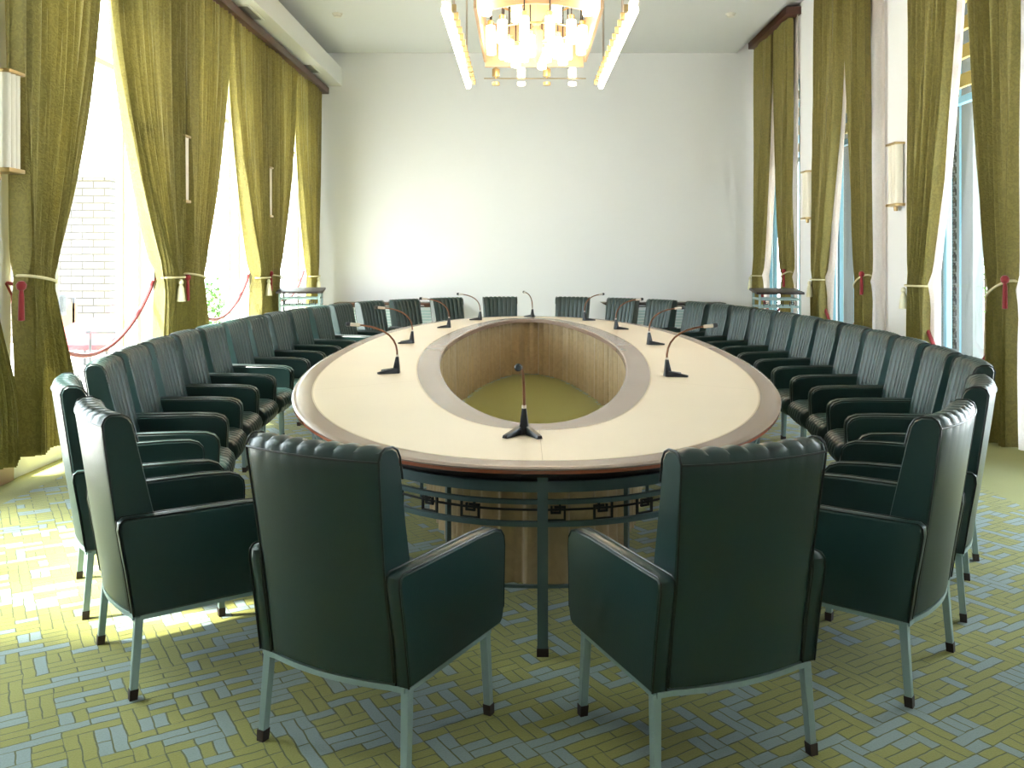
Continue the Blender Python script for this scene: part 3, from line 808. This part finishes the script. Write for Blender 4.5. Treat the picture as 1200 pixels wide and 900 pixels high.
# glass edge bar and four small lamps in front of it
CP(MB().tube([(CX-.60, 10.45, 3.70), (CX+.60, 10.45, 3.70)], .006, 6), 'cross_bar', GOLD)
for k, x in enumerate((-.46, -.16, .14, .44)):
    lit = k in (1, 3)
    a = CP(MB().tube([(CX+x, 10.45, 3.70), (CX+x, 10.45, 4.0)], .010, 8), 'hanger', GOLD)
    CP(MB().lathe([(.045, 0), (.045, .09), (.03, .10)], (CX+x, 10.45, 3.72), 12), 'lamp_shade', LAMPGLASS if lit else GOLD, smooth=True)
    CP(MB().lathe([(.045, 0), (.045, .035)], (CX+x, 10.45, 3.62), 12), 'lamp_tip', LAMPGLASS if lit else GOLD, smooth=True)
# central double spindle
CP(MB().lathe([(.001, 3.62), (.07, 3.78), (.07, 4.0), (.03, 4.05), (.17, 4.3), (.19, 4.45), (.04, 4.5), (.04, ZC)], (CX, 9.45, 0), 4), 'spindle', CHANPANEL)
for zz, rr_ in ((3.98, .42), (4.28, .36)):
    CP(MB().loop_tube([(CX+rr_*cos(2*pi*k/40), 9.45+rr_*sin(2*pi*k/40), zz) for k in range(40)], .01, 6), 'ring', GOLD)
lamps = []
for k in range(12):
    t = 2*pi*(k+.5)/12; lamps.append((CX+.50*cos(t), 9.45+.50*sin(t), 3.78, .24))
for k in range(6):
    t = 2*pi*k/6 + .3; lamps.append((CX+.30*cos(t), 9.45+.30*sin(t), 3.66, .22))
for k in range(8):
    t = 2*pi*(k+.5)/8; lamps.append((CX+.55*cos(t), 8.75+.45*sin(t), 4.02, .22))
for x, y, z, h in lamps:
    p = CP(MB().lathe([(.046, 0), (.050, .01), (.050, h-.01), (.044, h)], (x, y, z), 14), 'lamp_shade', LAMPGLASS, smooth=True)
    MB().lathe([(.03, h), (.034, h+.05), (.012, h+.06)], (x, y, z), 10).build('lamp_holder', GOLD, p, smooth=True)
    CP(MB().tube([(x, y, z+h+.05), (x, y, ZC)], .0075, 6), 'rod', FRET)
CP(MB().box(CX-.75, CX+.75, 8.3, 10.4, ZC-.03, ZC), 'ceiling_plate', CHANWHITE, bevel=.004)

# ------------------------------------------------------------------ outside, left
gl = MB().box(-40, XL - .28, -12, 45, -.14, -.02).build('ground_left', PAVE); struct(gl, 'sunlit pale paving outside the left windows')
gr = MB().box(XR + .22, 30, -12, 45, -.14, -.02).build('ground_right', PAVE); struct(gr, 'paving outside the right windows')
bw = empty('brick_wall', (-9.6, 17.1, 0), label='pale brick garden wall with a flat cap, outside the nearest left window', cat='brick wall')
MB().box(-2.3, 1.72, -.15, .15, -.02, 3.15).build('wall', BRICK, bw)
MB().box(-2.4, 1.84, -.22, .22, 3.15, 3.28).build('cap', CONCRETE, bw, bevel=.01)
MB().box(-2.0, -1.7, -.2, .2, 3.28, 3.55).build('cap_block', CONCRETE, bw, bevel=.01); MB().box(1.35, 1.80, -.2, .2, 3.28, 3.45).build('cap_block', CONCRETE, bw, bevel=.01)
tb = empty('notice_board', (-8.1, 15.9, 0), label='orange brown board standing outside before the brick wall', cat='board')
MB().box(-.35, .12, -.02, .02, .15, .80).build('board', TAN, tb)
for s in (-.30, .07): MB().box(s-.02, s+.02, -.02, .02, -.02, .9).build('post', BLACK, tb)
bn = empty('outdoor_lounger', (-6.15, 12.9, 0), label='red slanted outdoor lounger outside the nearest left window', cat='lounger')
MB().hexa([(-.75,-.5,.30), (.35,-.5,.30), (.35,.45,.62), (-.45,.45,.62)], [(-.75,-.5,.38), (.35,-.5,.38), (.35,.45,.70), (-.45,.45,.70)]).build('top', REDPAINT, bn, bevel=.01)
for x, y, z in ((-.6,-.4,.32), (.3,-.4,.32), (-.4,.4,.64), (.3,.4,.64)): MB().box(x-.02, x+.02, y-.02, y+.02, -.02, z).build('leg', BLACK, bn)
ms = empty('metal_stand', (-5.55, 11.4, 0), label='thin black metal stand outside by the red lounger', cat='stand')
MB().tube([(0,0,-.02), (0,0,.66)], .018, 8).build('pole', BLACK, ms)
MB().hexa([(-.05,-.02,.62), (.55,-.02,.62), (.55,.25,.76), (.15,.25,.76)], [(-.05,-.02,.65), (.55,-.02,.65), (.55,.25,.79), (.15,.25,.79)]).build('tray', BLACK, ms)
gb = empty('floodlight', (-5.95, 11.3, 0), label='grey box lamp on a post outside, beside the first left curtain', cat='lamp')
MB().box(-.11, .11, -.08, .08, .86, 1.12).build('housing', GREYBOX, gb, bevel=.01); MB().tube([(0,0,-.02), (0,0,.86)], .02, 8).build('post', WHITEFRAME, gb)
def shrub(x, y, h, r, label, seed, pot=True, n=420):
    rnd = random.Random(seed); s = empty('potted_shrub' if pot else 'shrub', (x, y, -.02), label=label, cat='shrub')
    if pot: MB().lathe([(.16, 0), (.24, .34), (.25, .36), (.21, .36), (.19, .31), (.001, .31)], n=18).build('pot', CLAY, s, smooth=True)
    MB().tube([(0,0,.25 if pot else 0), (.02,.01,h*.6)], .02, 6).build('stem', BARK, s)
    m_ = MB()
    for _ in range(n):
        a = rnd.uniform(0, 2*pi); e = math.asin(rnd.uniform(-.9, 1)); q = r*rnd.uniform(.35, 1)**.6
        c = (q*cos(e)*cos(a), q*cos(e)*sin(a), h*.62 + (h*.38)*sin(e)*rnd.uniform(.5, 1))
        L = rnd.uniform(.09, .18); b1 = rnd.uniform(0, 2*pi); t = rnd.uniform(-.6, .9)
        d = (cos(b1)*cos(t)*L, sin(b1)*cos(t)*L, sin(t)*L); w = (-sin(b1)*.026, cos(b1)*.026, 0)
        m_.add([c, (c[0]+d[0]*.5+w[0], c[1]+d[1]*.5+w[1], c[2]+d[2]*.5+.01), (c[0]+d[0], c[1]+d[1], c[2]+d[2]), (c[0]+d[0]*.5-w[0], c[1]+d[1]*.5-w[1], c[2]+d[2]*.5+.01)], [(0, 1, 2, 3)])
    m_.build('foliage', LEAF, s)
shrub(-5.0, 13.8, 1.35, .42, 'leafy green potted shrub outside the middle left window', 5, n=700)
shrub(-5.7, 15.0, 1.45, .5, 'green shrub outside the middle left window, behind the potted one', 6, n=600, pot=False)
tr = empty('tree', (-6.1, 3.5, -.02), label='leafy out-of-view tree added to dapple the sun through the left windows', cat='tree')  # stands out of view, added so its foliage breaks up the sun patch
MB().tube([(0,0,0), (.05,.02,1.5), (-.05,.1,3.2), (.1,.1,4.6)], [.11,.09,.07,.03], 10).build('trunk', BARK, tr, smooth=True)
rnd = random.Random(21); m_ = MB()
for _ in range(1500):
    a = rnd.uniform(0, 2*pi); e = math.asin(rnd.uniform(-1, 1)); q = rnd.uniform(.2, 1)**.5
    cl = rnd.choice([(0,0,4.7,1.1), (.5,.9,4.4,.8), (-.4,-.8,4.9,.9), (.6,-.5,5.3,.7), (.2,1.5,5.0,.6)])
    c = (cl[0]+cl[3]*q*cos(e)*cos(a), cl[1]+cl[3]*q*cos(e)*sin(a), cl[2]+cl[3]*.7*q*sin(e)); L = rnd.uniform(.12, .22); b1 = rnd.uniform(0, 2*pi); t = rnd.uniform(-.7, .5)
    d = (cos(b1)*cos(t)*L, sin(b1)*cos(t)*L, sin(t)*L); w_ = (-sin(b1)*.04, cos(b1)*.04, 0)
    m_.add([c, (c[0]+d[0]*.5+w_[0], c[1]+d[1]*.5+w_[1], c[2]+d[2]*.5+.015), (c[0]+d[0], c[1]+d[1], c[2]+d[2]), (c[0]+d[0]*.5-w_[0], c[1]+d[1]*.5-w_[1], c[2]+d[2]*.5+.015)], [(0, 1, 2, 3)])
m_.build('foliage', LEAF, tr)
# ------------------------------------------------------------------ outside, right
def pillar(c, w):
    r = empty('screen_pillar', (5.25, c + 2.40, 0), label='grey concrete pillar with key fretwork outside the %s right-hand window' % w, cat='pillar')
    MB().box(-.10, .02, -.48, .60, -.02, 4.6).build('shaft', CONCRETE, r)
    e = MB()
    for a in (-.20, .12): e.box(-.115, -.10, a-.012, a+.012, 0, 4.5)
    e.build('blue_edge', BLUEFRAME, r)
    f = MB()
    for k in range(34):
        z = .12 + k*.13
        for a, b_ in key_bars():
            f.box(-.112, -.10, -.04+min(a[0], b_[0])-.005, -.04+max(a[0], b_[0])+.005, z+min(a[1], b_[1]), z+max(a[1], b_[1])+.008)
    f.build('lattice', FRET, r)
    q = MB().box(5.5, 5.6, c+3.0, c+4.2, -.02, 4.4).build('ochre_wall_panel', OCHRE); tag(q, 'ochre outside wall panel seen through the %s right-hand window' % w, 'wall panel')
for c, w in ((RW[2], 'nearest'), (RW[1], 'middle'), (RW[0], 'farthest')): pillar(c, w)
shrub(7.4, 14.2, 2.6, .8, 'tall green shrub outside the nearest right-hand window', 9, pot=False, n=1500)
shrub(8.6, 17.5, 3.6, 1.2, 'large green shrub farther off outside the right-hand windows', 10, pot=False, n=1800)

struct(MB().box(XR + .22, 7.6, -6, 22, 4.62, 4.75).build('shade_slab', CONCRETE), 'grey slab added outside the right windows to cut the light there')  # added overhead slab that shades the right exterior and dims light from there
# ------------------------------------------------------------------ light
w = bpy.data.worlds.new('World'); bpy.context.scene.world = w; w.use_nodes = True
bg = w.node_tree.nodes['Background']; bg.inputs[0].default_value = (.84, .93, 1.0, 1); bg.inputs[1].default_value = 6.0
s = bpy.data.lights.new('sun', 'SUN'); s.energy = 20; s.angle = R(5); s.color = (1, .95, .86)
so = bpy.data.objects.new('sun', s); C.objects.link(so)
from mathutils import Vector
so.rotation_euler = Vector((.50, .10, -.86)).to_track_quat('-Z', 'Y').to_euler()

# ------------------------------------------------------------------ camera
cam = bpy.data.cameras.new('camera'); co = bpy.data.objects.new('camera', cam); C.objects.link(co)
co.location = (0, 0, 1.55); co.rotation_euler = (R(90), 0, 0)
cam.lens = 31.2; cam.sensor_width = 36; cam.shift_x = -.01; cam.shift_y = -.12; cam.clip_start = .05; cam.clip_end = 200
sc = bpy.context.scene; sc.camera = co
vs = sc.view_settings; vs.view_transform = 'Standard'; vs.look = 'None'; vs.gamma = 1; vs.use_curve_mapping = False; vs.exposure = 1.28
cy = sc.cycles; cy.use_denoising = True; cy.max_bounces = 8; cy.diffuse_bounces = 5; cy.transparent_max_bounces = 12; cy.sample_clamp_indirect = 6
